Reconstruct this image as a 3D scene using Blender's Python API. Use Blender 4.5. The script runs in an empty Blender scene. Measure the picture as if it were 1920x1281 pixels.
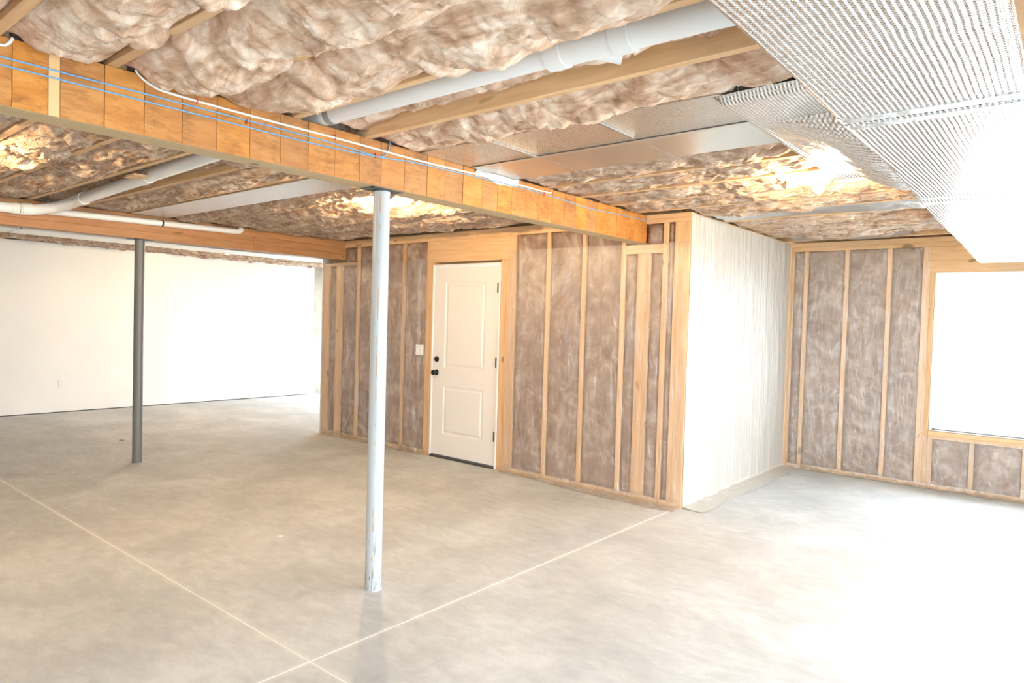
import bpy, bmesh, math, random
import numpy as np
from mathutils import Matrix, Vector
random.seed(7)
rng = np.random.default_rng(11)
S = bpy.context.scene
COL = S.collection

# ------------------------------------------------------------------ camera
CX, CY, CH = 2.4461, -5.1353, 1.4829
YAW, PITCH, ROLL, FPX = -0.6944, -0.0299, 0.0289, 1284.5
fw = Vector((math.sin(YAW)*math.cos(PITCH), math.cos(YAW)*math.cos(PITCH), math.sin(PITCH)))
r0 = Vector((math.cos(YAW), -math.sin(YAW), 0)); u0 = r0.cross(fw)
r1 = r0*math.cos(ROLL)+u0*math.sin(ROLL); u1 = -r0*math.sin(ROLL)+u0*math.cos(ROLL)
cd = bpy.data.cameras.new('camera'); cam = bpy.data.objects.new('camera', cd); COL.objects.link(cam)
cam.matrix_world = Matrix(((r1.x, u1.x, -fw.x, CX), (r1.y, u1.y, -fw.y, CY), (r1.z, u1.z, -fw.z, CH), (0, 0, 0, 1)))
cd.sensor_fit = 'HORIZONTAL'; cd.sensor_width = 36; cd.lens = FPX/1920*36; cd.clip_start = 0.02
S.camera = cam

# ------------------------------------------------------------------ sky, daylight openings, exposure
SKY = 9.0
w = bpy.data.worlds.new('overcast_sky'); S.world = w; w.use_nodes = True
bg = w.node_tree.nodes['Background']; bg.inputs[0].default_value = (0.77, 0.89, 1.0, 1); bg.inputs[1].default_value = SKY
S.view_settings.view_transform = 'Standard'; S.view_settings.look = 'None'
S.view_settings.gamma = 1; S.view_settings.use_curve_mapping = False
S.view_settings.exposure = 1.25
def portal(name, loc, rot, sx, sy):            # guides sky sampling through an opening, gives off no light itself
    l = bpy.data.lights.new(name, 'AREA'); l.shape = 'RECTANGLE'; l.size = sx; l.size_y = sy
    l.cycles.is_portal = True
    o = bpy.data.objects.new(name, l); COL.objects.link(o); o.location = loc; o.rotation_euler = rot
PI = math.pi
XL, XR, YF, YB = -8.66, 4.3, -8.5, 3.1        # room limits
P = 2.4426                                     # window wall
ZJ = 2.40                                      # underside of joists
ZD = 2.64
WIN1 = (1.342, 3.18, 0.55, 2.06)               # x0 x1 z0 z1 in wall_back_right
RW = [(-2.5, -0.1, 0.05, 2.1), (-6.8, -3.9, 0.05, 2.1)]   # y0 y1 z0 z1 glazed doors in the right wall
BW = (-8.35, -6.3, 0.05, 2.1)                   # glazed door in the far left back wall
portal('window_portal', ((WIN1[0]+WIN1[1])/2, P+0.14, (WIN1[2]+WIN1[3])/2), (-PI/2, 0, 0), WIN1[1]-WIN1[0], WIN1[3]-WIN1[2])
for a in RW: portal('window_right_offscreen', (XR+0.12, (a[0]+a[1])/2, (a[2]+a[3])/2), (0, PI/2, 0), a[3]-a[2], a[1]-a[0])
portal('window_far_left_offscreen', ((BW[0]+BW[1])/2, YB+0.12, (BW[2]+BW[3])/2), (-PI/2, 0, 0), BW[1]-BW[0], BW[3]-BW[2])

# ------------------------------------------------------------------ materials
class NT:
    def __init__(s, name):
        s.m = bpy.data.materials.new(name); s.m.use_nodes = True; s.t = s.m.node_tree
        s.b = s.t.nodes['Principled BSDF']; s.out = s.t.nodes['Material Output']
    def n(s, typ, **kw):
        d = s.t.nodes.new('ShaderNode'+typ)
        for k, v in kw.items():
            if k.startswith('_'): setattr(d, k[1:], v)
            else: s.set(d, k, v)
        return d
    def set(s, d, k, v):
        i = d.inputs[int(k[1:])] if (k[0] == 'i' and k[1:].isdigit()) else d.inputs[k.replace('__', ' ')]
        if isinstance(v, bpy.types.NodeSocket): s.t.links.new(v, i)
        else: i.default_value = v
    def pos(s, scale=(1, 1, 1)):
        g = s.n('NewGeometry'); mp = s.n('Mapping', Vector=g.outputs['Position'], Scale=scale); return mp.outputs[0]
    def noise(s, vec, scale, detail=4, rough=.55, dist=0.):
        return s.n('TexNoise', Vector=vec, Scale=scale, Detail=detail, Roughness=rough, Distortion=dist).outputs['Fac']
    def ramp(s, fac, stops):
        r = s.n('ValToRGB', Fac=fac); e = r.color_ramp.elements
        while len(e) < len(stops): e.new(0.5)
        for q, (p, c) in zip(e, stops):
            q.position = p; q.color = tuple(c)+((1,) if len(c) == 3 else ())
        return r.outputs['Color']
    def mix(s, fac, a, b, typ='MIX'):
        d = s.n('Mix', _data_type='RGBA', _blend_type=typ)
        s.set(d, 'i0', fac)
        for i, v in ((6, a), (7, b)):
            if isinstance(v, bpy.types.NodeSocket): s.t.links.new(v, d.inputs[i])
            else: d.inputs[i].default_value = tuple(v)+((1,) if len(v) == 3 else ())
        return d.outputs[2]
    def math(s, op, a, b=0.):
        d = s.n('Math', _operation=op); s.set(d, 'i0', a); s.set(d, 'i1', b); return d.outputs[0]
    def bump(s, h, strength=.3, dist=.01):
        s.set(s.b, 'Normal', s.n('Bump', Height=h, Strength=strength, Distance=dist).outputs[0])
    def base(s, c): s.set(s.b, 'Base Color', c if isinstance(c, bpy.types.NodeSocket) else tuple(c)+(1,))
    def p(s, **kw):
        for k, v in kw.items(): s.set(s.b, k, v)
        return s
    def rand(s): return s.n('ObjectInfo').outputs['Random']

M = {}
def plain(name, c, rough=.6, metal=0., **kw):
    t = NT(name); t.base(c); t.p(Roughness=rough, Metallic=metal, **kw); M[name] = t.m; return t

def wood(name, axis, dark, mid, light, rough=.65):
    t = NT(name); sc = [9., 9., 9.]; sc[axis] = .7
    v = t.pos(tuple(sc)); r = t.rand()
    off = t.n('CombineXYZ', X=t.math('MULTIPLY', r, 37.), Y=t.math('MULTIPLY', r, 19.), Z=t.math('MULTIPLY', r, 53.))
    va = t.n('VectorMath', _operation='ADD', i0=v, i1=off.outputs[0]).outputs[0]
    f = t.noise(va, 2.2, 6, .6, 1.2)
    c = t.ramp(f, [(.25, dark), (.5, mid), (.75, light)])
    kn = t.noise(t.pos(tuple(5. if i != axis else 2.4 for i in range(3))), 2.0, 1)
    c = t.mix(t.ramp(kn, [(.70, (0, 0, 0)), (.76, (.75, .75, .75))]), c, tuple(x*.35 for x in dark))
    h = t.n('HueSaturation', Color=c, Value=t.math('ADD', .88, t.math('MULTIPLY', r, .24)))
    t.base(h.outputs[0]); t.p(Roughness=rough); t.bump(t.noise(va, 6, 5), .15, .003); M[name] = t.m
WD, WM, WL = (.56, .335, .16), (.70, .45, .24), (.78, .545, .33)
wood('stud_wood', 2, WD, WM, WL); wood('joist_wood', 0, WD, WM, WL); wood('plate_wood', 0, WD, WM, WL); wood('plate_wood_y', 1, WD, WM, WL)
wood('glulam_wood', 1, (.36, .15, .05), (.47, .22, .085), (.55, .29, .125), .5)

# stained laminated beam face: orange with dark mill smears inside single panels
t = NT('beam_face'); r = t.rand()
off = t.n('CombineXYZ', X=0., Y=t.math('MULTIPLY', r, 41.), Z=t.math('MULTIPLY', r, 23.)).outputs[0]
v = t.n('VectorMath', _operation='ADD', i0=t.pos((1, 10, 34)), i1=off).outputs[0]
f = t.noise(v, 1.6, 6, .7, .8)
big = t.noise(t.n('VectorMath', _operation='ADD', i0=t.pos((1, 5, 4)), i1=off).outputs[0], 1.3, 2)
thr = t.math('ADD', t.math('MULTIPLY', f, .8), t.math('MULTIPLY', big, .55))
c = t.ramp(t.noise(v, .6, 4), [(.3, (.47, .175, .028)), (.55, (.57, .235, .045)), (.8, (.65, .31, .085))])
c = t.mix(t.ramp(thr, [(.63, (0, 0, 0)), (.88, (.85, .85, .85))]), c, (.25, .09, .02))
h = t.n('HueSaturation', Color=c, Value=t.math('ADD', .84, t.math('MULTIPLY', r, .3)), Saturation=t.math('ADD', .92, t.math('MULTIPLY', r, .1)))
t.base(h.outputs[0]); t.p(Roughness=.5); t.bump(f, .12, .003); M['beam_face'] = t.m
plain('beam_core', (.20, .08, .02), .7); plain('beam_pale', (.80, .50, .24), .5)
wood('beam_under', 1, (.42, .30, .16), (.50, .37, .2), (.58, .44, .26))

def insul(name, dark, mid, light, bs=.9, st=(3, 6, 6), sa=2.4, sb=2.2, bf=5., fine_=.12, bd=.03):
    t = NT(name); v = t.pos(); vs = t.pos(st)
    a = t.noise(v, sa, 8, .58, 2.6); b = t.noise(vs, sb, 8, .6, 2.2)
    f = t.math('ADD', t.math('MULTIPLY', a, .5), t.math('MULTIPLY', b, .5))
    c = t.ramp(f, [(.36, dark), (.49, mid), (.62, light)])
    g = t.noise(v, 2.3, 5, .6, .6)
    c = t.mix(t.ramp(g, [(.70, (0, 0, 0)), (.80, (.5, .5, .5))]), c, (.27, .25, .26))
    t.base(c); t.p(Roughness=1., Specular__IOR__Level=.05)
    fine = t.math('ADD', t.noise(vs, bf, 8, .6, 2.6), t.math('MULTIPLY', t.noise(v, 50., 5, .6, 1.), fine_))
    t.bump(fine, bs, bd); M[name] = t.m
insul('ceiling_fibre', (.40, .225, .135), (.68, .475, .34), (.93, .79, .66), .5, (1.1, 3.4, 3.4))
insul('shaggy_fibre', (.40, .225, .135), (.68, .475, .34), (.93, .79, .66), .8, (1.0, 6., 6.), 4., 2.4, 5., .2, .045)
insul('wall_fibre', (.225, .145, .11), (.33, .23, .18), (.50, .39, .325), .25, (3, 3, 2.2), 1.9, 1.8, 4., .1)

# concrete
t = NT('concrete'); v = t.pos()
a = t.noise(v, 1.5, 10, .68, .4); b = t.noise(t.pos((1, 2.2, 1)), 7., 10, .75, .4)
f = t.math('ADD', t.math('MULTIPLY', a, .6), t.math('MULTIPLY', b, .4))
c = t.ramp(f, [(.36, (.40, .42, .43)), (.48, (.50, .52, .525)), (.60, (.62, .64, .645))])
c = t.mix(t.ramp(t.noise(v, .5, 5), [(.5, (0, 0, 0)), (.75, (.4, .4, .4))]), c, (.50, .47, .42))
sp = t.noise(v, 22., 3); c = t.mix(t.ramp(sp, [(.70, (0, 0, 0)), (.76, (.5, .5, .5))]), c, (.75, .74, .72))
sep = t.n('SeparateXYZ', Vector=t.n('NewGeometry').outputs['Position'])
# pale cutting dust left beside the saw cuts
jd = t.math('MINIMUM', t.math('ABSOLUTE', t.math('ADD', sep.outputs[1], 3.44)), t.math('ABSOLUTE', t.math('ADD', sep.outputs[0], .035)))
jd = t.math('MULTIPLY', t.n('MapRange', Value=jd, i1=.035, i2=.004).outputs[0], t.n('MapRange', Value=t.noise(v, 7., 6, .7), i1=.3, i2=.65).outputs[0])
c = t.mix(t.math('MULTIPLY', jd, .55), c, (.78, .76, .71))
t.base(c); t.p(Roughness=t.n('MapRange', Value=f, i1=.3, i2=.7, i3=.58, i4=.78).outputs[0], Specular__IOR__Level=.4)
t.bump(b, .08, .004); M['concrete'] = t.m
plain('joint_dust', (.82, .82, .80), .9)
t = NT('foundation'); v = t.pos(); c = t.ramp(t.noise(v, 2.5, 8, .6, .5), [(.3, (.34, .30, .24)), (.7, (.52, .48, .41))])
t.base(c); t.p(Roughness=.9); t.bump(t.noise(v, 14, 6), .2, .01); M['foundation'] = t.m
t = NT('drywall'); v = t.pos(); t.base(t.ramp(t.noise(v, 1.5, 3), [(.3, (.80, .785, .75)), (.7, (.84, .825, .79))])); t.p(Roughness=.75)
t.bump(t.noise(v, 120, 2), .05, .001); M['drywall'] = t.m
wood('sheathing', 2, (.42, .31, .2), (.5, .38, .25), (.58, .45, .31), .8)

# plastics
def sheet(name, fac, col, rough, scale, dusty=0.):
    t = NT(name); t.base(col)
    if dusty:
        zz = t.n('SeparateXYZ', Vector=t.n('NewGeometry').outputs['Position']).outputs[2]
        low = t.math('MULTIPLY', t.n('MapRange', Value=zz, i1=.09, i2=.02).outputs[0], t.n('MapRange', Value=t.noise(t.pos(), 6., 5), i1=.25, i2=.6).outputs[0])
        t.base(t.mix(low, col, (.60, .46, .33))); wisp = t.n('MapRange', Value=t.noise(t.pos(scale), 1.6, 6, .6, 1.), i1=.45, i2=.75, i3=0., i4=.14).outputs[0]
        fac = t.math('ADD', t.math('ADD', fac, wisp), t.math('MULTIPLY', low, dusty)); t.p(Roughness=rough, Specular__IOR__Level=.9)
    v = t.pos(scale); t.bump(t.math('ADD', t.noise(v, 3., 5, .6, 1.5), t.math('MULTIPLY', t.noise(t.pos(), 26., 4), .15)), .85, .03)
    tr = t.n('BsdfTransparent'); mx = t.n('MixShader', Fac=fac)
    t.t.links.new(tr.outputs[0], mx.inputs[1]); t.t.links.new(t.b.outputs[0], mx.inputs[2])
    gl = t.n('BsdfGlossy', Roughness=.13); t.t.links.new(t.b.inputs['Normal'].links[0].from_socket, gl.inputs['Normal'])
    m2 = t.n('MixShader', Fac=.10); t.t.links.new(mx.outputs[0], m2.inputs[1]); t.t.links.new(gl.outputs[0], m2.inputs[2])
    t.t.links.new(m2.outputs[0], t.out.inputs[0])
    M[name] = t.m
sheet('clear_poly', .12, (.80, .72, .65), .16, (5, 5, 1.2), .5)
sheet('milky_poly', .66, (.78, .74, .665), .25, (4.5, 4.5, .7))
plain('pvc', (.82, .83, .83), .3); plain('pvc_band', (.30, .31, .31), .5)
plain('white_paint', (.80, .77, .74), .38); plain('white_plastic', (.82, .81, .79), .35)
plain('black_metal', (.012, .012, .013), .35, .4); plain('gap_dark', (.06, .055, .05), .8)
plain('cable_white', (.84, .81, .76), .45); plain('cable_blue', (.17, .38, .66), .4); plain('staple_red', (.75, .08, .05), .5)
plain('vinyl', (.85, .86, .86), .4); plain('gasket', (.08, .09, .08), .6); plain('porcelain', (.82, .80, .76), .25)
plain('chip_pale', (.78, .74, .66), .9); plain('chip_brown', (.26, .15, .07), .9); plain('yard', (.62, .62, .58), .9)

t = NT('glass'); t.p(Roughness=.02); tr = t.n('BsdfTransparent'); gl = t.n('BsdfGlossy', Roughness=.02); mx = t.n('MixShader', Fac=.06)
t.t.links.new(tr.outputs[0], mx.inputs[1]); t.t.links.new(gl.outputs[0], mx.inputs[2]); t.t.links.new(mx.outputs[0], t.out.inputs[0]); M['glass'] = t.m

def foil(name, ax, px, py, col=(.83, .83, .83), rough=.2, st=.5, crk=1.6):
    """bubble foil: fine rows of bubbles; ax = axis the rows run along"""
    t = NT(name); s = t.n('SeparateXYZ', Vector=t.n('NewGeometry').outputs['Position']).outputs
    wob = t.math('MULTIPLY', t.noise(t.pos(), 5., 2), .008)
    across = t.math('ADD', s[1-ax], wob); along = s[ax]
    h1 = t.math('SINE', t.math('MULTIPLY', across, 2*PI/px)); h2 = t.math('SINE', t.math('MULTIPLY', along, 2*PI/py))
    h = t.math('ADD', t.math('MULTIPLY', h1, .6), t.math('MULTIPLY', t.math('MULTIPLY', h1, h2), .45))
    h = t.math('ADD', h, t.math('MULTIPLY', t.noise(t.pos((2, 2, 2)), 9., 5, .6, 1.), crk))
    t.base(col); t.p(Metallic=1., Roughness=rough); t.bump(h, st, .004); M[name] = t.m
foil('bubble_foil_y', 1, .0140, .013, (.72, .72, .72), .18, .55); foil('bubble_foil_x', 0, .0175, .014, (.70, .71, .72), .22, .5); foil('bubble_foil_wrap', 0, .022, .02, (.74, .72, .70), .2, 1., 3.5)
t = NT('foil_tape'); t.base((.70, .71, .71)); t.p(Metallic=1., Roughness=.3); t.bump(t.noise(t.pos((1, 1, 1)), 26., 5, .7, 2.), .5, .01); M['foil_tape'] = t.m
t = NT('sheet_metal'); t.base((.60, .61, .61)); v = t.pos((3, .5, 1)); t.p(Metallic=1., Roughness=.28); t.bump(t.noise(v, 3., 3), .12, .02); M['sheet_metal'] = t.m

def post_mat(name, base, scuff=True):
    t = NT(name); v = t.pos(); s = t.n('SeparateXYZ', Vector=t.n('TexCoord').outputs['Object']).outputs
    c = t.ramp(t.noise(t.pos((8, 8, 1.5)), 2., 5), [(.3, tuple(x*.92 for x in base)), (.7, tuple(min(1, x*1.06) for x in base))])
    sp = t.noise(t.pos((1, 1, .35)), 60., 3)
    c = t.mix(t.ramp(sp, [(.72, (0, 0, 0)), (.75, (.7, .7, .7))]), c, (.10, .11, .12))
    if scuff:
        low = t.n('MapRange', Value=s[2], i1=.42, i2=.08).outputs[0]
        sc = t.math('MULTIPLY', low, t.ramp(t.noise(t.pos((10, 10, 1.3)), 9., 5, .7), [(.55, (0, 0, 0)), (.62, (1, 1, 1))]))
        c = t.mix(sc, c, (.15, .16, .17))
        seam = t.math('MULTIPLY', t.math('LESS_THAN', t.math('ABSOLUTE', t.math('ADD', t.math('MULTIPLY', s[0], .734), t.math('MULTIPLY', s[1], .63))), .0028), t.math('LESS_THAN', s[1], 0.))
        seam = t.math('MULTIPLY', seam, t.ramp(t.noise(t.pos((1, 1, 2)), 6., 4), [(.46, (0, 0, 0)), (.52, (.9, .9, .9))]))
        c = t.mix(seam, c, (.55, .30, .14))
    t.base(c); t.p(Roughness=.38); M[name] = t.m
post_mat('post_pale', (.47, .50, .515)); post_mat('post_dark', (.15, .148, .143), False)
plain('steel_plate', (.12, .12, .12), .5, .6)
t = NT('bulb_glow'); e = t.n('Emission', Color=(1., .72, .40, 1), Strength=850.); t.t.links.new(e.outputs[0], t.out.inputs[0]); M['bulb_glow'] = t.m

# ------------------------------------------------------------------ builders
WL_ = {}
def wloc(o): return WL_.get(o.name, Vector((0, 0, 0)))
def tag(o, label=None, cat=None, group=None, kind=None):
    if label: o['label'] = label
    if cat: o['category'] = cat
    if group: o['group'] = group
    if kind: o['kind'] = kind
    return o
def thing(name, loc, label, cat, group=None, kind=None):
    o = bpy.data.objects.new(name, None); COL.objects.link(o); o.location = loc; WL_[o.name] = Vector(loc); o.empty_display_size = .1
    return tag(o, label, cat, group, kind)
def link(name, me, loc, mat, parent=None):
    o = bpy.data.objects.new(name, me); COL.objects.link(o); loc = Vector(loc); WL_[o.name] = loc
    if parent is not None: o.parent = parent; o.location = loc-wloc(parent)
    else: o.location = loc
    if mat and not me.materials: me.materials.append(M[mat])
    return o
def mesh(name, verts, faces, mat, parent=None, smooth=False, origin=None):
    v = np.asarray(verts, float)
    if origin is None: origin = np.array([(v[:, 0].min()+v[:, 0].max())/2, (v[:, 1].min()+v[:, 1].max())/2, v[:, 2].min()])
    v = v-np.asarray(origin)
    me = bpy.data.meshes.new(name)
    if isinstance(faces, np.ndarray):
        n, k = faces.shape; me.vertices.add(len(v)); me.vertices.foreach_set('co', v.ravel().astype(np.float32))
        me.loops.add(n*k); me.loops.foreach_set('vertex_index', faces.ravel().astype(np.int32))
        me.polygons.add(n); me.polygons.foreach_set('loop_start', np.arange(0, n*k, k, dtype=np.int32))
        me.update(calc_edges=True); me.validate()
    else:
        me.from_pydata([tuple(x) for x in v], [], faces); me.update()
    if smooth: me.polygons.foreach_set('use_smooth', [True]*len(me.polygons))
    return link(name, me, origin, mat, parent)
_bc = {}
def box(name, x0, x1, y0, y1, z0, z1, mat, parent=None, bev=.0015):
    d = (round(x1-x0, 4), round(y1-y0, 4), round(z1-z0, 4)); key = d+(mat, bev)
    if key not in _bc:
        bm = bmesh.new(); bmesh.ops.create_cube(bm, size=1)
        for v in bm.verts: v.co = Vector((v.co.x*d[0], v.co.y*d[1], (v.co.z+.5)*d[2]))
        if bev: bmesh.ops.bevel(bm, geom=bm.edges[:], offset=min(bev, min(d)*.3), segments=1, affect='EDGES')
        me = bpy.data.meshes.new(name); bm.to_mesh(me); bm.free(); _bc[key] = me
    return link(name, _bc[key], ((x0+x1)/2, (y0+y1)/2, z0), mat, parent)
def grid_faces(n, m):
    i, j = np.meshgrid(np.arange(n-1), np.arange(m-1), indexing='ij'); a = (i*m+j).ravel()
    return np.stack([a, a+1, a+m+1, a+m], 1)
def tube_mesh(path, rad, seg=14, closed_ends=True):
    path = [Vector(p) for p in path]; n = len(path)
    rs = rad if isinstance(rad, (list, tuple)) else [rad]*n
    vs, fs = [], []; up = None
    for i, p in enumerate(path):
        d = (path[min(i+1, n-1)]-path[max(i-1, 0)]).normalized()
        if up is None: up = Vector((0, 0, 1)) if abs(d.z) < .9 else Vector((1, 0, 0))
        a = d.cross(up).normalized(); up = a.cross(d).normalized()
        for k in range(seg):
            q = 2*PI*k/seg; vs.append(tuple(p+(a*math.cos(q)+up*math.sin(q))*rs[i]))
    for i in range(n-1):
        for k in range(seg):
            fs.append((i*seg+k, i*seg+(k+1) % seg, (i+1)*seg+(k+1) % seg, (i+1)*seg+k))
    if closed_ends:
        b = len(vs); vs += vs[:seg]; fs.append(tuple(range(b, b+seg))[::-1])
        b = len(vs); vs += vs[(n-1)*seg:n*seg]; fs.append(tuple(range(b, b+seg)))
    return vs, fs
def tube(name, path, rad, mat, parent=None, seg=14):
    v, f = tube_mesh(path, rad, seg); return mesh(name, v, f, mat, parent, True)
def smooth_path(pts, k=8):
    P_ = [Vector(p) for p in pts]; out = []
    for i in range(len(P_)-1):
        a, b, c, d = P_[max(i-1, 0)], P_[i], P_[i+1], P_[min(i+2, len(P_)-1)]
        for j in range(k):
            s = j/k; out.append(.5*((2*b)+(c-a)*s+(2*a-5*b+4*c-d)*s*s+(3*b-a-3*c+d)*s**3))
    out.append(P_[-1]); return out
def lathe(name, prof, loc, axis, mat, parent=None, seg=20):
    """prof: (radius, distance along axis)"""
    ax = Vector(axis).normalized(); u = ax.orthogonal().normalized(); v = ax.cross(u); vs, fs = [], []
    for r, h in prof:
        for k in range(seg):
            q = 2*PI*k/seg; vs.append(tuple(Vector(loc)+ax*h+(u*math.cos(q)+v*math.sin(q))*max(r, 1e-4)))
    for i in range(len(prof)-1):
        for k in range(seg): fs.append((i*seg+k, i*seg+(k+1) % seg, (i+1)*seg+(k+1) % seg, (i+1)*seg+k))
    b = len(vs); e = (len(prof)-1)*seg; vs += vs[:seg]+vs[e:e+seg]; fs.append(tuple(range(b, b+seg))[::-1]); fs.append(tuple(range(b+seg, b+2*seg)))
    return mesh(name, vs, fs, mat, parent, True)

# value noise
_T = rng.random((256, 256))*2-1
def vn(x, y):
    xi = np.floor(x).astype(int); yi = np.floor(y).astype(int); fx = x-xi; fy = y-yi
    fx = fx*fx*fx*(fx*(fx*6-15)+10); fy = fy*fy*fy*(fy*(fy*6-15)+10)
    g = lambda a, b: _T[a & 255, b & 255]
    return (g(xi, yi)*(1-fx)+g(xi+1, yi)*fx)*(1-fy)+(g(xi, yi+1)*(1-fx)+g(xi+1, yi+1)*fx)*fy
def fbm(x, y, o=4, g=.5):
    s = 0; a = 1; n = 0
    for k in range(o): s = s+a*vn(x*2**k+17.3*k, y*2**k+5.1*k); n += a; a *= g
    return s/n
def billow(x, y, o=3, g=.5):
    s = 0; a = 1; n = 0
    for k in range(o): s = s+a*np.abs(vn(x*2**k+31.7*k, y*2**k+9.4*k)); n += a; a *= g
    return s/n
sm = lambda x, a, b: (lambda t: t*t*(3-2*t))(np.clip((x-a)/(b-a), 0, 1))

# ------------------------------------------------------------------ floor (slabs split by saw-cut joints)
flo = box('floor', XL-.2, XR+.2, YF-.2, YB+.2, -.16, -.0016, 'joint_dust', None, 0)
tag(flo, 'bare grey concrete basement floor with dusty saw-cut joints', 'floor', None, 'structure')
JY, JX, g2 = -3.44, -.035, .0055
for (a, b) in ((XL-.19, JX-g2), (JX+g2, XR+.19)):
    for (c_, d_) in ((YF-.19, JY-g2), (JY+g2, YB+.19)):
        box('floor_slab', a, b, c_, d_, -.0015, 0, 'concrete', flo, .0005)
# ------------------------------------------------------------------ ceiling deck and joists
cei = box('ceiling', XL-.2, XR+.2, YF-.2, YB+.2, ZD, ZD+.03, 'sheathing', None, 0)
tag(cei, 'open basement ceiling of subfloor decking carried on timber joists', 'ceiling', None, 'structure')
JA = [-5.22, -4.83, -4.455, -4.091, -3.717, -3.302, -2.882, -2.528, -2.14, -1.745, -1.345, -.94, -.535, -.13, .275, .68, 1.085, 1.49, 1.895, 2.3]
JB = [-5.185, -4.80, -4.415, -4.03, -3.645, -3.26, -2.875, -2.49, -2.105, -1.72, -1.335, -.95, -.565, -.18]
JC = [-4.8+.395*i for i in range(25)]
XB0, XB1 = -.545, -.41             # stained beam
XG0, XG1 = -4.665, -4.53           # glulam beam
for y in JA: box('joist', -.474, XR, y-.038, y, ZJ, ZD-.001, 'joist_wood', cei)
for y in JB: box('joist', -4.595, -.48, y-.038, y, ZJ, ZD-.001, 'joist_wood', cei)
for y in JC: box('joist', XL, -4.602, y-.038, y, ZJ, ZD-.001, 'joist_wood', cei)

# ------------------------------------------------------------------ walls
def wallroot(name, x0, x1, y0, y1, z0, z1, mat, label, cat='wall'):
    o = box(name, x0, x1, y0, y1, z0, z1, mat, None, 0); return tag(o, label, cat, None, 'structure')
# door wall: sheathing behind the studs (split round the door), one mesh
def boxes_mesh(name, bl, mat, label, cat='wall'):
    vs, fs = [], []
    for (x0, x1, y0, y1, z0, z1) in bl:
        k = len(vs); vs += [(x, y, z) for x in (x0, x1) for y in (y0, y1) for z in (z0, z1)]
        fs += [tuple(k+i for i in f) for f in ((0, 1, 3, 2), (4, 6, 7, 5), (0, 4, 5, 1), (2, 3, 7, 6), (0, 2, 6, 4), (1, 5, 7, 3))]
    o = mesh(name, vs, fs, mat); return tag(o, label, cat, None, 'structure')
DX0, DX1, DZ = -2.955, -1.995, 2.065
wb = boxes_mesh('wall_back', [(-4.97, DX0, .09, .105, 0, ZD), (DX1, 0, .09, .105, 0, ZD), (DX0, DX1, .09, .105, DZ, ZD)], 'sheathing',
                'open stud wall with brown insulation around the white door')
def stud_y(parent, x0, x1, z0, z1, y=0., d=.089, name='stud', mat='stud_wood'): return box(name, x0, x1, y, y+d, z0, z1, mat, parent)
TP0, SP = 2.318, .040
for a, b in ((-4.97, DX0), (DX1, 0)): stud_y(wb, a, b, 0, SP, name='sole_plate', mat='plate_wood')
stud_y(wb, -4.53, XB0-.002, TP0, TP0+.04, name='top_plate', mat='plate_wood'); stud_y(wb, -4.53, XB0-.002, TP0+.0405, ZJ-.001, name='top_plate', mat='plate_wood')
stud_y(wb, XB1+.004, 0, TP0+.01, TP0+.045, name='top_plate', mat='plate_wood'); stud_y(wb, XB1+.004, 0, TP0+.0455, ZJ-.001, name='top_plate', mat='plate_wood')
full = [(-4.285, -4.247), (-3.875, -3.837), (-3.463, -3.425), (-3.062, -3.024), (-1.848, -1.810), (-1.436, -1.398), (-1.037, -.999), (-.632, -.594)]
for a, b in full: stud_y(wb, a, b, SP, TP0-.001)
for a, b in ((-.240, -.202), (-.136, -.098), (-.0975, -.0595), (-.059, -.002)): stud_y(wb, a, b, SP, TP0+.009)
for a, b in ((-3.0235, -2.9565), (-1.993, -1.922), (-1.9215, -1.8485)): stud_y(wb, a, b, SP, 2.085)
tag(stud_y(wb, -3.0235, -1.8485, 2.086, TP0-.001, name='header', mat='plate_wood'), 'broad honey-coloured timber header')
for a in (-.473, -.4345, -.396): stud_y(wb, a, a+.038, SP, 2.079)
stud_y(wb, -.5935, -.2405, 2.08, 2.118, name='blocking', mat='plate_wood'); stud_y(wb, -.5935, -.2405, 2.1185, 2.156, name='blocking', mat='plate_wood')
for a in (-4.957, -4.9185, -4.88, -4.69, -4.6515, -4.613): stud_y(wb, a, a+.038, SP, 2.099)
stud_y(wb, -4.957, -4.2855, 2.10, 2.138, name='blocking', mat='plate_wood')

# return wall beyond the door wall's end (seen edge-on)
wallroot('wall_end', -4.985, -4.972, .0, YB, 0, ZD, 'drywall', 'narrow return wall at the free end of the stud wall')
# plastic-covered side wall
ws = wallroot('wall_side', -.105, -.0905, .106, P, 0, ZD, 'sheathing', 'stud wall covered by milky plastic sheet beside the window wall')
def stud_x(parent, y0, y1, z0, z1, x=0., d=.089, name='stud', mat='stud_wood'): return box(name, x-d, x, y0, y1, z0, z1, mat, parent)
stud_x(ws, .107, P-.001, 0, SP, name='sole_plate', mat='plate_wood_y'); stud_x(ws, .107, P-.001, TP0, ZJ-.001, name='top_plate', mat='plate_wood_y')
YS = [.11, .46, .86, 1.26, 1.66, 2.06, 2.40]
for y in YS: stud_x(ws, y, y+.038, SP, TP0-.001)
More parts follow.
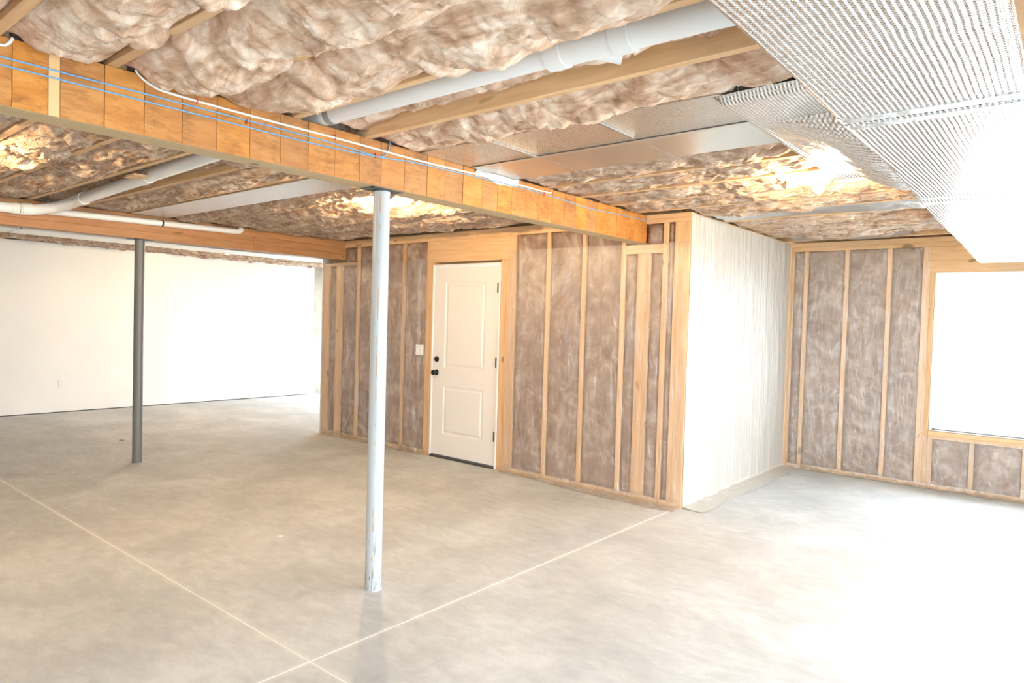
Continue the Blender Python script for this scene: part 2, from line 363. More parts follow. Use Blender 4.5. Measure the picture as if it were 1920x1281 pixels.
# window wall
bl = [(-.105, WIN1[0], P+.09, P+.105, 0, ZD), (WIN1[1], XR+.15, P+.09, P+.105, 0, ZD), (WIN1[0], WIN1[1], P+.09, P+.105, 0, WIN1[2]), (WIN1[0], WIN1[1], P+.09, P+.105, WIN1[3], ZD)]
ww = boxes_mesh('wall_back_right', bl, 'sheathing', 'open stud wall with brown insulation around the bright window')
stud_y(ww, .001, XR, 0, SP, P, name='sole_plate', mat='plate_wood'); stud_y(ww, .001, XR, TP0-.012, TP0+.035, P, name='top_plate', mat='plate_wood'); stud_y(ww, .001, XR, TP0+.0355, ZJ-.001, P, name='top_plate', mat='plate_wood')
for a in (.004, .145, .543, .934, 1.240, 3.245, 3.65, 4.05): stud_y(ww, a, a+.038, SP, TP0-.013, P)
for a in (1.2785, 1.3035, 3.181, 3.206): stud_y(ww, a, a+.0245 if a < 1.3 or a > 3.2 else a+.038-.0005, SP, 2.059, P)
stud_y(ww, 1.2785, 3.2445, 2.06, TP0-.013, P, name='header', mat='plate_wood')
stud_y(ww, 1.3425, 3.1805, .475, .5125, P, name='rough_sill', mat='plate_wood'); stud_y(ww, 1.3425, 3.1805, .513, .549, P, name='rough_sill', mat='plate_wood')
for a in (1.3425, 1.68, 2.075, 2.47, 2.865): stud_y(ww, a, a+.038, SP, .4745, P)
# drywall, foundation and the outer walls
wl = wallroot('wall_left', XL-.013, XL, YF, 2.36, .012, 2.385, 'drywall', 'long smooth white drywall wall')
wallroot('wall_foundation', XL-.2, XL-.09, YF-.15, YB+.15, -.05, ZD, 'foundation', 'tan poured concrete foundation wall beyond the white drywall end')
def holed(name, axis, c0, c1, u0, u1, holes, mat, label):
    bl = []; us = u0
    for (a, b, z0, z1) in sorted(holes):
        bl += [(us, a, 0, ZD), (a, b, 0, z0), (a, b, z1, ZD)]; us = b
    bl.append((us, u1, 0, ZD))
    return boxes_mesh(name, [((a, b, c0, c1) if axis == 1 else (c0, c1, a, b))+(z0, z1) for a, b, z0, z1 in bl], mat, label)
holed('wall_right', 0, XR, XR+.14, YF, P+.1, RW, 'drywall', 'white outer wall with two wide glazed doors')
holed('wall_far', 1, YB, YB+.14, XL-.1, -4.975, [BW], 'foundation', 'concrete back wall with a glazed garden door')
holed('wall_rear', 1, YF-.14, YF, XL-.1, XR+.14, [], 'drywall', 'plain white rear wall facing the stud wall')
yard = box('yard', -40, 40, -40, 40, -.42, -.2, 'yard', None, 0); tag(yard, 'pale ground outside the basement windows', 'ground', None, 'structure')

# windows
def window(name, axis, c, u0, u1, z0, z1, label, mull=0, sgn=1):
    """frame of white vinyl in the opening; axis 1: opening runs along x"""
    f = .05; root = thing(name, ((u0+u1)/2, c, z0) if axis == 1 else (c, (u0+u1)/2, z0), label, 'window', None, 'structure')
    def b(n, a, b_, za, zb, d0, d1, mat):
        if axis == 1: return box(n, a, b_, c+d0, c+d1, za, zb, mat, root)
        return box(n, c+d0, c+d1, a, b_, za, zb, mat, root)
    b('frame_rail', u0+.001, u1-.001, z0+.001, z0+f, 0, .07, 'vinyl'); b('frame_rail', u0+.001, u1-.001, z1-f, z1-.001, 0, .07, 'vinyl')
    b('frame_stile', u0+.001, u0+f, z0+f, z1-f, 0, .07, 'vinyl'); b('frame_stile', u1-f, u1-.001, z0+f, z1-f, 0, .07, 'vinyl')
    xs = [u0+f]+[u0+f+(u1-u0-2*f)*(k+1)/(mull+1) for k in range(mull)]+[u1-f]
    for m_ in xs[1:-1]: b('mullion', m_-.025, m_+.025, z0+f, z1-f, 0, .07, 'vinyl')
    for i in range(len(xs)-1):
        b('pane', xs[i]+(.025 if i else 0), xs[i+1]-(.025 if i < len(xs)-2 else 0), z0+f, z1-f, .03, .036, 'glass')
    return root
w1 = window('window_1', 1, P+.02, *WIN1, 'large bright window set in the insulated stud wall', 0)
box('gasket', WIN1[0]+.055, WIN1[1]-.055, P+.012, P+.0195, WIN1[2]+.016, WIN1[2]+.021, 'gasket', w1, 0)
box('latch', WIN1[0]+.03, WIN1[0]+.055, P+.008, P+.0195, WIN1[2]+.014, WIN1[2]+.024, 'gasket', w1, 0)
window('window_2', 0, XR+.04, *RW[0], 'wide glazed sliding door in right wall near the window wall', 1)
window('window_3', 0, XR+.04, *RW[1], 'wide glazed sliding door in right wall near the rear', 1)
window('window_4', 1, YB+.04, *BW, 'glazed garden door in the concrete back wall', 1)

# ------------------------------------------------------------------ beams and posts
be = thing('support_beam', ((XB0+XB1)/2, -4, 2.17), 'long orange-stained laminated beam carrying blue and white cables', 'beam')
box('beam_core', XB0, XB1-.004, -7.5, .03, 2.172, ZJ-.001, 'beam_core', be, .001)
box('beam_soffit', XB0, XB1-.004, -7.5, .03, 2.1665, 2.172, 'beam_under', be, .001)
seams = [-7.5, -4.9+.03, -4.72, -4.575, -4.425, -4.318, -4.281, -4.136, -3.994, -3.847, -3.701, -3.551, -3.402, -3.256, -3.105, -2.954, -2.816, -2.655, -2.49, -2.352, -2.202, -2.034]
while seams[-1] < -.2: seams.append(seams[-1]+.148+random.uniform(-.012, .012))
seams = [s for s in seams if s < -.1]+[.03]
for a, b in zip(seams[:-1], seams[1:]):
    pale = abs(a+4.318) < .001
    box('face_panel', XB1-.004, XB1+random.choice((0, .0007, .0013)), a+.0009, b-.0009, 2.1675, ZJ-.001, 'beam_pale' if pale else 'beam_face', be, .0008)
gl_ = thing('glulam_beam', ((XG0+XG1)/2, -3, 2.17), 'reddish-brown layered timber beam with a white pipe along it', 'beam')
box('beam_core', XG0+.004, XG1-.004, -7.5, .029, 2.1705, ZJ-.0015, 'beam_core', gl_, 0)
for z0, z1 in ((2.17, 2.2400), (2.2415, 2.3210), (2.3225, ZJ-.001)):
    cut = -1.2 if z0 < 2.3 else -1.62
    box('lamination', XG0, XG1, -7.5, cut-.0006, z0, z1, 'glulam_wood', gl_, .0012); box('lamination', XG0, XG1, cut+.0006, .03, z0, z1, 'glulam_wood', gl_, .0012)

def post(x, y, h, mat, label, seed):
    root = thing('support_post', (x, y, 0), label, 'post', None)
    lathe('shaft', [(.0445, 0), (.0445, .3), (.0445, h*.5), (.0445, h-.012)], (x, y, 0), (0, 0, 1), mat, root, 28)
    box('cap_plate', x-.06, x+.06, y-.10, y+.10, h-.006, h-.0005, 'steel_plate', root)
    lathe('cap_collar', [(.046, 0), (.046, .006)], (x, y, h-.012), (0, 0, 1), 'steel_plate', root, 28)
    lathe('base_ring', [(.049, 0), (.049, .004), (.0455, .006)], (x, y, 0), (0, 0, 1), mat, root, 28)
    return root
post(-.477, -2.752, 2.1665, 'post_pale', 'pale grey steel post with rust seam and scuffed foot', 1)
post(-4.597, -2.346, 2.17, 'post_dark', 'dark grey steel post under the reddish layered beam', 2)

# ------------------------------------------------------------------ door
dr = thing('door_1', ((DX0+DX1)/2, 0, 0), 'white two-panel door with black knob in timber rough opening', 'door', None, 'structure')
sx0, sx1, sz0, sz1 = -2.933, -2.019, .03, 2.036; sy = .0
px0, px1 = -2.762, -2.19
xs = [sx0, px0, px1, sx1]; zs = [sz0, .258, .772, .966, 1.866, sz1]
vs, fs = [], []
def V(x, y, z): vs.append((x, y, z)); return len(vs)-1
for i in range(3):
    for j in range(5):
        if i == 1 and j in (1, 3):
            loops = []
            for ins, dep in ((0, 0), (.008, .007), (.022, .009), (.040, .001), (.044, .0)):
                a, b, c_, d_ = xs[i]+ins, xs[i+1]-ins, zs[j]+ins, zs[j+1]-ins
                loops.append([V(a, sy+dep, c_), V(b, sy+dep, c_), V(b, sy+dep, d_), V(a, sy+dep, d_)])
            for l0, l1 in zip(loops[:-1], loops[1:]):
                for k in range(4): fs.append((l0[k], l0[(k+1) % 4], l1[(k+1) % 4], l1[k]))
            fs.append(tuple(loops[-1]))
        else:
            fs.append((V(xs[i], sy, zs[j]), V(xs[i+1], sy, zs[j]), V(xs[i+1], sy, zs[j+1]), V(xs[i], sy, zs[j+1])))
k = [V(x, y, z) for x in (sx0, sx1) for y in (sy, sy+.044) for z in (sz0, sz1)]
fs += [(k[0], k[1], k[3], k[2]), (k[4], k[6], k[7], k[5]), (k[2], k[3], k[7], k[6]), (k[0], k[2], k[6], k[4]), (k[1], k[5], k[7], k[3])]
mesh('door_slab', vs, fs, 'white_paint', dr)
box('jamb', -2.9545, -2.936, -.012, .10, 0, 2.06, 'white_paint', dr); box('jamb', -2.014, -1.9965, -.012, .10, 0, 2.06, 'white_paint', dr)
box('head_jamb', -2.936, -2.014, -.012, .10, 2.041, 2.06, 'white_paint', dr)
box('threshold', -2.936, -2.014, -.02, .10, 0, .022, 'gap_dark', dr)
for z in (1.806, 1.065, .325):
    hg = box('hinge', -2.024, -2.0145, -.0135, -.0005, z-.046, z+.046, 'black_metal', dr)
    lathe('hinge_pin', [(.006, 0), (.006, .1)], (-2.019, -.016, z-.05), (0, 0, 1), 'black_metal', hg, 10)
kb = lathe('door_knob', [(.033, 0), (.033, .005), (.014, .010), (.012, .03), (.022, .036), (.029, .048), (.027, .06), (.012, .066)], (-2.872, -.0005, .909), (0, -1, 0), 'black_metal', dr)
lathe('deadbolt', [(.032, 0), (.031, .008), (.026, .016), (.010, .018), (.010, .02)], (-2.872, -.0005, 1.052), (0, -1, 0), 'black_metal', dr)
box('latch_plate', -2.9335, -2.9325, .008, .036, .88, .94, 'black_metal', dr, 0)

# ------------------------------------------------------------------ switch and outlet
s_ = thing('light_switch', (-3.13, -.012, 1.08), 'white two-gang light switch plate left of the door', 'switch')
box('switch_plate', -3.192, -3.072, -.020, -.0135, 1.082, 1.197, 'white_plastic', s_, .003)
for dx in (-.026, .026): box('rocker', -3.132+dx-.016, -3.132+dx+.016, -.0235, -.0202, 1.106, 1.173, 'white_plastic', s_, .002)
o_ = thing('wall_outlet', (XL, -1.76, .34), 'white electrical outlet on the white drywall wall', 'outlet')
box('outlet_plate', XL+.0005, XL+.006, -1.797, -1.725, .35, .468, 'white_plastic', o_, .002)
for z in (.37, .415):
    rc = box('receptacle', XL+.0062, XL+.009, -1.778, -1.744, z, z+.034, 'white_plastic', o_, .002)
    for dy in (-.008, .006): box('slot', XL+.0091, XL+.0096, -1.761+dy-.001, -1.761+dy+.001, z+.014, z+.026, 'gap_dark', rc, 0)

# ------------------------------------------------------------------ insulation
def ceil_batt(x0, x1, y0, y1, sag, label, group, rec=(.03, .03), cov=(None, None), res=.009, amp=1., stringy=0., xraise=None, seed=0., thick=.14):
    """batt between joist faces y0..y1; lower face a lumpy height field, closed above"""
    n = max(8, int((x1-x0)/res)); m = max(10, int((y1-y0)/res)+4)
    X, Vv = np.meshgrid(np.linspace(x0, x1, n), np.linspace(0, 1, m), indexing='ij')
    c0 = cov[0](X[:, 0]) if cov[0] else np.full(n, -1.)
    c1 = cov[1](X[:, 0]) if cov[1] else np.full(n, -1.)
    e0 = np.clip(c0, 0, 1)*.0185; e1 = np.clip(c1, 0, 1)*.0185
    Y = (y0-e0)[:, None]*(1-Vv)+(y1+e1)[:, None]*Vv
    k0 = np.clip(c0*2+1, 0, 1)[:, None]; k1 = np.clip(c1*2+1, 0, 1)[:, None]
    ez = (rec[0]*(1-k0)-.010*k0)*(1-Vv)**1.5+(rec[1]*(1-k1)-.010*k1)*Vv**1.5
    prof = (1-np.abs(2*Vv-1)**2.4)
    wx = X+.07*fbm(X*6+seed, Y*6, 3); wy = Y+.07*fbm(X*6+40+seed, Y*6+7, 3)
    big = fbm(wx*2.6+seed*3, wy*2.6, 3)
    med = billow(wx*(7-3.5*stringy)+seed, wy*(9+6*stringy), 3)
    fine = billow(wx*(22-9*stringy)+3, wy*(26+16*stringy)+seed, 3, .6)
    Z = ZJ+ez-prof*(sag*(1+.55*big))-amp*prof**.5*(.035*(med-.25)*1.6+(.010+.012*stringy)*(fine-.3)*1.6)
    if xraise is not None: Z = Z+xraise(X, Y)
    edge = np.minimum(sm(X, x0, x0+.05), 1-sm(X, x1-.05, x1))
    e2 = np.minimum(sm(X, x0, x0+.38), 1-sm(X, x1-.05, x1)); Z = ZJ+.02+(Z-ZJ-.02)*(.15+.45*edge+.40*e2)
    lat = prof*.012*amp
    Xd = X+lat*fbm(X*24+seed, Y*24, 2); Yd = Y+lat*fbm(X*24+9, Y*24+seed, 2)
    v = np.stack([Xd, Yd, Z], -1).reshape(-1, 3); f = grid_faces(n, m)
    zt = ZJ+thick
    per = [i*m for i in range(n)]+[(n-1)*m+j for j in range(1, m)]+[i*m+m-1 for i in range(n-2, -1, -1)]+[j for j in range(m-2, 0, -1)]
    per = np.array(per); top = v[per].copy(); top[:, 2] = zt; k = len(v); L = len(per)
    v = np.concatenate([v, top, [[(x0+x1)/2, (y0+y1)/2, zt]]]); nx = np.roll(np.arange(L), -1)
    f2 = np.stack([per, per[nx], k+nx, k+np.arange(L)], 1)
    f3 = np.stack([k+np.arange(L), k+nx, np.full(L, k+L), np.full(L, k+L)], 1)
    tri = f3[:, :3]
    allv = [f, f2]
    fa = np.concatenate(allv)[:, ::-1] if False else np.concatenate(allv)
    me = bpy.data.meshes.new('insulation_batt'); o = np.array([(x0+x1)/2, (y0+y1)/2, ZJ])
    vv = (v-o).astype(np.float32); me.vertices.add(len(vv)); me.vertices.foreach_set('co', vv.ravel())
    nl = fa.size+tri.size; me.loops.add(nl); me.loops.foreach_set('vertex_index', np.concatenate([fa.ravel(), tri.ravel()]).astype(np.int32))
    starts = np.concatenate([np.arange(len(fa))*4, fa.size+np.arange(len(tri))*3]).astype(np.int32)
    me.polygons.add(len(starts)); me.polygons.foreach_set('loop_start', starts)
    me.update(calc_edges=True); me.polygons.foreach_set('use_smooth', np.ones(len(starts), bool))
    ob = link('insulation_batt', me, o, 'shaggy_fibre' if stringy > .5 else 'ceiling_fibre'); return tag(ob, label, 'insulation', group)

def ncov(seed, bias, freq=1.6): return lambda x: np.clip((fbm(x*freq+seed, x*0+seed*1.7, 3)+bias)*5, -1, 1)
def interval_cov(*iv):          # covered everywhere except the bare stretches given
    def f(x):
        s = np.ones_like(x)
        for a, b in iv: s = np.minimum(s, 1-2*np.minimum(sm(x, a-.05, a+.03), 1-sm(x, b-.03, b+.05)))
        return s
    return f
def ductraise(X, Y): return np.where(X > 1.2, sm(X, 1.55, 1.80)*.13, 0)
covA = {0: None, 1: ncov(1, .1), 2: interval_cov((-.5, .15)), 3: interval_cov((-.5, .02), (.12, .62)), 4: interval_cov((.26, .66)), 5: interval_cov((-.5, .62), (1.12, 3.4)), 6: None, 7: interval_cov((-.5, .05), (.1, .6), (.85, 3.4)), 9: None,
        10: ncov(4, -.28), 11: None, 12: ncov(15, -.35), 13: ncov(19, -.3), 14: ncov(23, -.3), 15: ncov(29, -.2), 16: ncov(33, -.3), 17: ncov(37, -.2), 18: ncov(41, -.3), 19: None}
GA = 'ceiling batts between the stained beam and the foil ducts'
LA = 'brown batt bulging from a joist bay on the trunk duct side'
ORD = ['first', 'second', 'third', 'fourth', 'fifth', 'sixth', 'seventh', 'eighth', 'ninth', 'tenth', 'eleventh', 'twelfth', 'thirteenth', 'fourteenth']
def label_a(i):
    if i < 5: return 'puffy brown ceiling batt, %s joist bay from the drain pipe away from the door' % ORD[4-i]
    if i == 6: return 'brown ceiling batt in the bay between drain pipe and panned sheet-metal duct'
    return 'brown ceiling batt, %s joist bay past the panned duct towards the window wall' % ORD[i-9]
def label_b(i):
    if i < 5: return 'shaggy batt between the two beams, %s bay from the drain pipe away from the door' % ORD[4-i]
    if i == 6: return 'shaggy batt between drain pipe and pale foil panel, between the two beams'
    return 'shaggy batt between the two beams, %s bay past the foil panel towards the door' % ORD[i-8]
for i in range(len(JA)-1):
    y0, y1 = JA[i], JA[i+1]-.038
    lo = covA.get(i); hi = covA.get(i+1); sag = .065; rec = (.03, .03); lab, grp, am = label_a(i) if i not in (5, 7, 8) else LA, GA, 1.; xr = ductraise
    x0 = -.404 if y1 < 0.1 else .0
    if i == 5: sag, rec, lab, grp, am = .02, (.10, .085), 'brown fibreglass batt recessed above the white drain pipe', None, 1.0
    elif i == 6: sag, rec = .030, (.045, .0)
    elif i in (7, 8): continue                     # closed by the panned sheet-metal duct
    elif i > 8: sag = .022
    if i <= 4: sag = .075
    hl = hi; ll = lo
    if i == 5: ll = None
    if i == 4: hl = covA[5]
    if i == 6: hl = covA[7]; ll = None
    if i in (14, 18): sag = .0; rec = (.1, .1); am = .4; x0 = 1.795 if i == 14 else 1.215
    if 9 <= i <= 11: xr = lambda X, Y: ductraise(X, Y)+.075*sm(X, 1.20, 1.31)*(1-sm(X, 1.55, 1.80))
    if i == 5:
        def xr(X, Y): return ductraise(X, Y)+.075*(1-sm(Y, -3.12, -2.98))
    ceil_batt(x0, 3.0, y0+.001, y1-.001, sag, lab, grp, rec, (ll, hl), .0095 if i < 8 else .012, am, .15 if i < 7 else .7, xr, i*3.7)
GB, LB = 'ceiling batts between the two beams', 'shaggy brown fibreglass batt in a joist bay between the two timber beams'
covB = [None if i in (2, 9) else ncov(50+3*i, -.22) for i in range(len(JB))]
for i in range(len(JB)-1):
    y0, y1 = JB[i], JB[i+1]-.038
    if i == 7: continue                            # foil-panned bay
    sag = .035; rec = (.02, .02); lab, grp = label_b(i) if i != 5 else LB, GB; xr = None
    if i == 5:
        lab, grp = 'shaggy brown batt above the white drain pipe between the two beams', None; sag = .0; rec = (.06, .05)
        xr = lambda X, Y: .085*(1-sm(Y, -3.10, -2.94))
    ceil_batt(-4.525, -.55, y0+.001, y1-.001, sag, lab, grp, rec, (None if i in (5, 8) else covB[i], None if i in (4, 6) else covB[i+1]), .0115, 1., .8, xr, 90+i*2.9)
ceil_batt(-4.525, -.55, JB[-1]+.001, .085, .0, 'shaggy brown batt strip above the door wall top plate', None, (.03, .06), (None, None), .014, .4, .8, None, 140)
GC, LC = 'ceiling batts beside the white drywall', 'tan shaggy batt in a joist bay above the white drywall side'
def label_c(i):
    k = i-10
    if k == 0: return 'tan shaggy batt above the bare bulb on the white drywall side'
    return 'tan batt above the drywall side, %s bay from the bulb %s the daylight' % (ORD[abs(k)-1], 'towards' if k > 0 else 'away from')
def flat_duct(X, Y): return .06*sm(X, -6.3, -6.0)*(1-sm(X, -5.35, -5.1))
for i in range(2, len(JC)-1):
    if JC[i] > 2.6: break
    ceil_batt(XL+.003, -4.672, JC[i]+.001, JC[i+1]-.039, .03, label_c(i), GC, (.01, .01), tuple(None if k == 11 else ncov(200+k*5, .1) for k in (i, i+1)), .02, 1.1, .6, flat_duct, 200+i*3.3)

def wall_batt(u0, u1, z0, z1, c, axis, label, group, seed, res=.014, depth=.06):
    """axis 1: lies in a wall facing -y at y=c; axis 0: wall facing +x at x=c"""
    n = max(5, int((u1-u0)/res)+1); m = max(5, int((z1-z0)/res)+1)
    U, Z = np.meshgrid(np.linspace(u0, u1, n), np.linspace(z0, z1, m), indexing='ij')
    e = np.minimum(np.minimum(U-u0, u1-U), np.minimum(Z-z0, z1-Z)); e = sm(e, 0, .035)
    q = .030-.020*e-.010*e*fbm(U*5+seed, Z*3.5, 4)-.006*e*(billow(U*16+seed, Z*12, 3)-.3)
    if axis == 1: v = np.stack([U, c+np.maximum(q, .003), Z], -1)
    else: v = np.stack([c-np.maximum(q, .003), U, Z], -1)
    v = v.reshape(-1, 3); f = grid_faces(n, m)
    if axis == 0: f = f[:, ::-1]
    f = f[:, ::-1]
    per = np.array([i*m for i in range(n)]+[(n-1)*m+j for j in range(1, m)]+[i*m+m-1 for i in range(n-2, -1, -1)]+[j for j in range(m-2, 0, -1)])
    back = v[per].copy(); back[:, 1 if axis == 1 else 0] = c+(depth+.025 if axis == 1 else -depth-.025)
    k = len(v); L = len(per); nx = np.roll(np.arange(L), -1)
    f2 = np.stack([per, k+np.arange(L), k+nx, per[nx]], 1)
    v = np.concatenate([v, back]); f = np.concatenate([f, f2])
    o = mesh('insulation_batt', v, f, 'wall_fibre', None, True); return tag(o, label, 'insulation', group)
G1, L1 = 'wall batts in the door wall', 'mottled brown batt behind clear plastic in a stud bay beside the white door'
G2, L2 = 'wall batts in the window wall', 'mottled brown batt behind clear plastic in a stud bay beside the bright window'
G3, L3 = 'batts behind the milky sheet', 'brown batt showing faintly through the milky plastic side wall sheet'
e_ = .0015
dw = [(-4.247, -3.875), (-3.837, -3.463), (-3.425, -3.062), (-1.810, -1.436), (-1.398, -1.037), (-.999, -.632)]
for i, (a, b) in enumerate(dw):
    wall_batt(a+e_, b-e_, SP+e_, TP0-e_, 0, 1, 'mottled brown batt behind clear plastic, %s full stud bay on the door %s side' % (ORD[2-i] if i < 3 else ORD[i-3], 'knob' if i < 3 else 'hinge'), G1, i*7.1)
wall_batt(-4.842+e_, -4.69-e_, SP+e_, 2.10-e_, 0, 1, 'narrow brown batt between the two clusters of end studs', None, 61)
wall_batt(-4.575+e_, -4.285-e_, SP+e_, 2.10-e_, 0, 1, 'brown batt behind loose wrinkled plastic below the reddish beam end', None, 62)
wall_batt(-4.529, -4.285-e_, 2.138+e_, TP0-e_, 0, 1, 'small brown batt beside the reddish beam end above the block', None, 63)
wall_batt(-.594+e_, -.473-e_, SP+e_, 2.08-e_, 0, 1, 'narrow brown batt left of the triple stud under the stained beam', None, 64)
wall_batt(-.358+e_, -.240-e_, SP+e_, 2.08-e_, 0, 1, 'narrow brown batt right of the triple stud under the stained beam', None, 65)
wall_batt(XB1+.012, -.240-e_, 2.156+e_, TP0+.008, 0, 1, 'small brown batt patch beside the stained beam end', None, 66)
wall_batt(-.202+e_, -.136-e_, SP+e_, TP0+.008, 0, 1, 'thin brown batt strip beside the corner studs', None, 67)
for i, (a, b) in enumerate([(.042, .145), (.183, .543), (.581, .934), (.972, 1.240)]): wall_batt(a+e_, b-e_, SP+e_, TP0-.014, P, 1, 'mottled brown batt in the window wall, %s stud bay from the window' % ORD[3-i], G2, 70+i*5.3)
for i, (a, b) in enumerate([(1.3805, 1.68), (1.718, 2.075), (2.113, 2.47), (2.508, 2.865), (2.903, 3.1805)]): wall_batt(a+e_, b-e_, SP+e_, .474, P, 1, 'pale brown batt under the window sill, %s bay from the milky plastic side wall' % ORD[i], 'batts under the window sill', 90+i*4.1)
for i in range(len(YS)-1): wall_batt(YS[i]+.038+e_, YS[i+1]-e_, SP+e_, TP0-e_, 0, 0, 'brown batt faint behind the milky sheet, %s bay from the window wall' % ORD[5-i], G3, 110+i*3.9, .03)

# ------------------------------------------------------------------ plastic sheets
def plastic(axis, u0, u1, c, ztop, flap, mat, label, seed, wr=.006, res=.014, fold=1., zlow=.0):
    """hangs on a wall plane and runs out onto the floor by flap(u); axis 1 wall faces -y, 0 wall faces +x"""
    n = int((u1-u0)/res)+1; ms = int(ztop/ .03); mf = 9
    u = np.linspace(u0, u1, n)
    rows = []
    for j in range(ms+1):
        z = ztop+(zlow+.02-ztop)*j/ms
        wv = wr*fold*(fbm(u*9+seed, u*0+z*.9+seed, 3)+.6*np.abs(vn(u*17+seed+.8*z, u*0+z*.5)))
        off = .006+np.maximum(0, wv)+.004*vn(u*3, u*0+z*2+seed)**2
        rows.append(np.stack([u, off, np.full(n, z)], -1))
    if flap is not None:
        fl = flap(u)
        for j in range(1, mf+1):
            s = j/mf; d = .012+fl*s
            zz = .004+.016*(1-s)**2+.010*np.maximum(0, vn(u*14+seed, u*0+s*2))*(1-s*.6)
            rows.append(np.stack([u+.02*s*vn(u*5, u*0+s), d, zz], -1))
    G = np.stack(rows, 1)                      # n x rows x 3
    v = np.empty_like(G)
    if axis == 1: v[..., 0] = G[..., 0]; v[..., 1] = c-G[..., 1]
    else: v[..., 1] = G[..., 0]; v[..., 0] = c+G[..., 1]
    v[..., 2] = G[..., 2]
    f = grid_faces(n, G.shape[1])
    if axis == 0: f = f[:, ::-1]
    o = mesh('plastic_sheet', v.reshape(-1, 3), f, mat, None, True); return tag(o, label, 'plastic sheet')
plastic(1, -1.90, -.004, 0, 2.165, lambda u: .05+.11*sm(u, -1.9, -.5)+.02*vn(u*4, u*0), 'clear_poly', 'clear plastic vapour sheet right of the white door, trailing on the floor', 3, .010)
plastic(1, -4.965, -3.03, 0, 2.13, lambda u: .05+.06*(1-sm(u, -4.9, -4.0))+.03*vn(u*5+2, u*0), 'clear_poly', 'wrinkled clear plastic vapour sheet left of the white door', 8, .024, fold=1.3)
plastic(0, .004, P-.02, 0, 2.385, lambda u: .13+.05*(1-sm(u, 1.6, 2.4))+.02*vn(u*4+3, u*0), 'milky_poly', 'milky white plastic sheet hanging over the side wall onto the floor', 14, .013)
plastic(1, .03, 1.300, P, 2.30, lambda u: .03+.02*vn(u*5+9, u*0), 'clear_poly', 'clear plastic sheet over the studs left of the bright window', 21, .006)
plastic(1, 1.301, 3.3, P, .50, lambda u: .05+.03*vn(u*5+19, u*0), 'clear_poly', 'clear plastic sheet under the bright window sill', 27, .008)

# ------------------------------------------------------------------ ducts
def loft(name, secs, mat, parent=None, smooth=False):
    """secs: list of closed rings (same count) of world points"""
    k = len(secs[0]); vs = [p for s in secs for p in s]; fs = []
    for i in range(len(secs)-1):
        for j in range(k): fs.append((i*k+j, (i+1)*k+j, (i+1)*k+(j+1) % k, i*k+(j+1) % k))
    fs.append(tuple(range(k))); fs.append(tuple((len(secs)-1)*k+j for j in range(k))[::-1])
    return mesh(name, vs, fs, mat, parent, smooth)
def ring_xz(x0, x1, z0, z1, y, r=.012):
    return [(x0+r, y, z0), (x0+.3*r, y, z0+.3*r), (x0, y, z0+r), (x0, y, z1), (x1, y, z1), (x1, y, z0+r), (x1-.3*r, y, z0+.3*r), (x1-r, y, z0)]
tr = thing('trunk_duct', (2.05, -2, 2.10), 'large trunk duct wrapped in silver bubble foil', 'duct')
def xl(y): return float(np.interp(y, [-8, -2.4, -1.07, 2.0], [1.866, 1.863, 1.810, 1.728]))
def seg(ya, yb, z0=2.10, z1=2.335, dx=0., mat='bubble_foil_y', nm='wrap'):
    n = max(2, int((yb-ya)/.1)); ys = np.linspace(ya, yb, n)
    return loft(nm, [ring_xz(xl(y)-dx, xl(y)+.455+dx, z0-dx+.004*math.sin(y*3.1), z1, y, .014) for y in ys], mat, tr)
for a, b in ((-7.5, -5.6), (-5.59, -2.92), (-2.915, -1.40), (-1.395, .30), (.305, 1.985)): seg(a, b)
for a, b in ((-2.975, -2.93), (-2.895, -2.855), (-1.49, -1.45), (-1.36, -1.30), (.28, .33)): seg(a, b, dx=.0018, mat='foil_tape', nm='tape_band')
for y in (-5.239, -3.736, -1.364, .256, 1.471):
    for x in (xl(y)+.03, xl(y)+.40): box('hanger_strap', x, x+.025, y-.0188, y-.0178, 2.3355, ZJ-.0005, 'sheet_metal', tr, 0)
# take-off from the trunk to the panned bay
tk = tr
n, m = 60, 40
yy, xx = np.meshgrid(np.linspace(-2.62, -.95, n), np.linspace(1.315, 1.868, m), indexing='ij')
edge = np.minimum(np.minimum(xx-1.315, 2.2-xx), np.minimum(yy+2.62, -.95-yy))
zz = 2.335+.03*(1-sm(edge, 0, .03))+.004*fbm(xx*9, yy*9, 3)
v = np.stack([xx, yy, zz], -1).reshape(-1, 3)
mesh('takeoff_wrap', np.concatenate([v, v+np.array([0, 0, .03])]), np.concatenate([grid_faces(n, m), grid_faces(n, m)[:, ::-1]+n*m]), 'bubble_foil_y', tk, True)
n, m = 60, 50
yy, xx = np.meshgrid(np.linspace(-2.28, -1.10, n), np.linspace(1.36, 1.86, m), indexing='ij')
rr = np.clip(1-np.abs((yy+1.69)/.59)**3.2, 0, 1)*np.clip(1-np.abs((xx-2.0)/.62)**3.5, 0, 1)
zz = 2.338-.16*np.sqrt(rr)*sm(xx, 1.36, 1.80)-.03*np.sqrt(rr)-.010*fbm(xx*10, yy*14, 3)*np.sqrt(rr)
v = np.stack([xx, yy, zz], -1).reshape(-1, 3)
mesh('elbow_wrap', np.concatenate([v, v+np.array([0, 0, .02])]), np.concatenate([grid_faces(n, m), grid_faces(n, m)[:, ::-1]+n*m]), 'bubble_foil_wrap', tk, True)
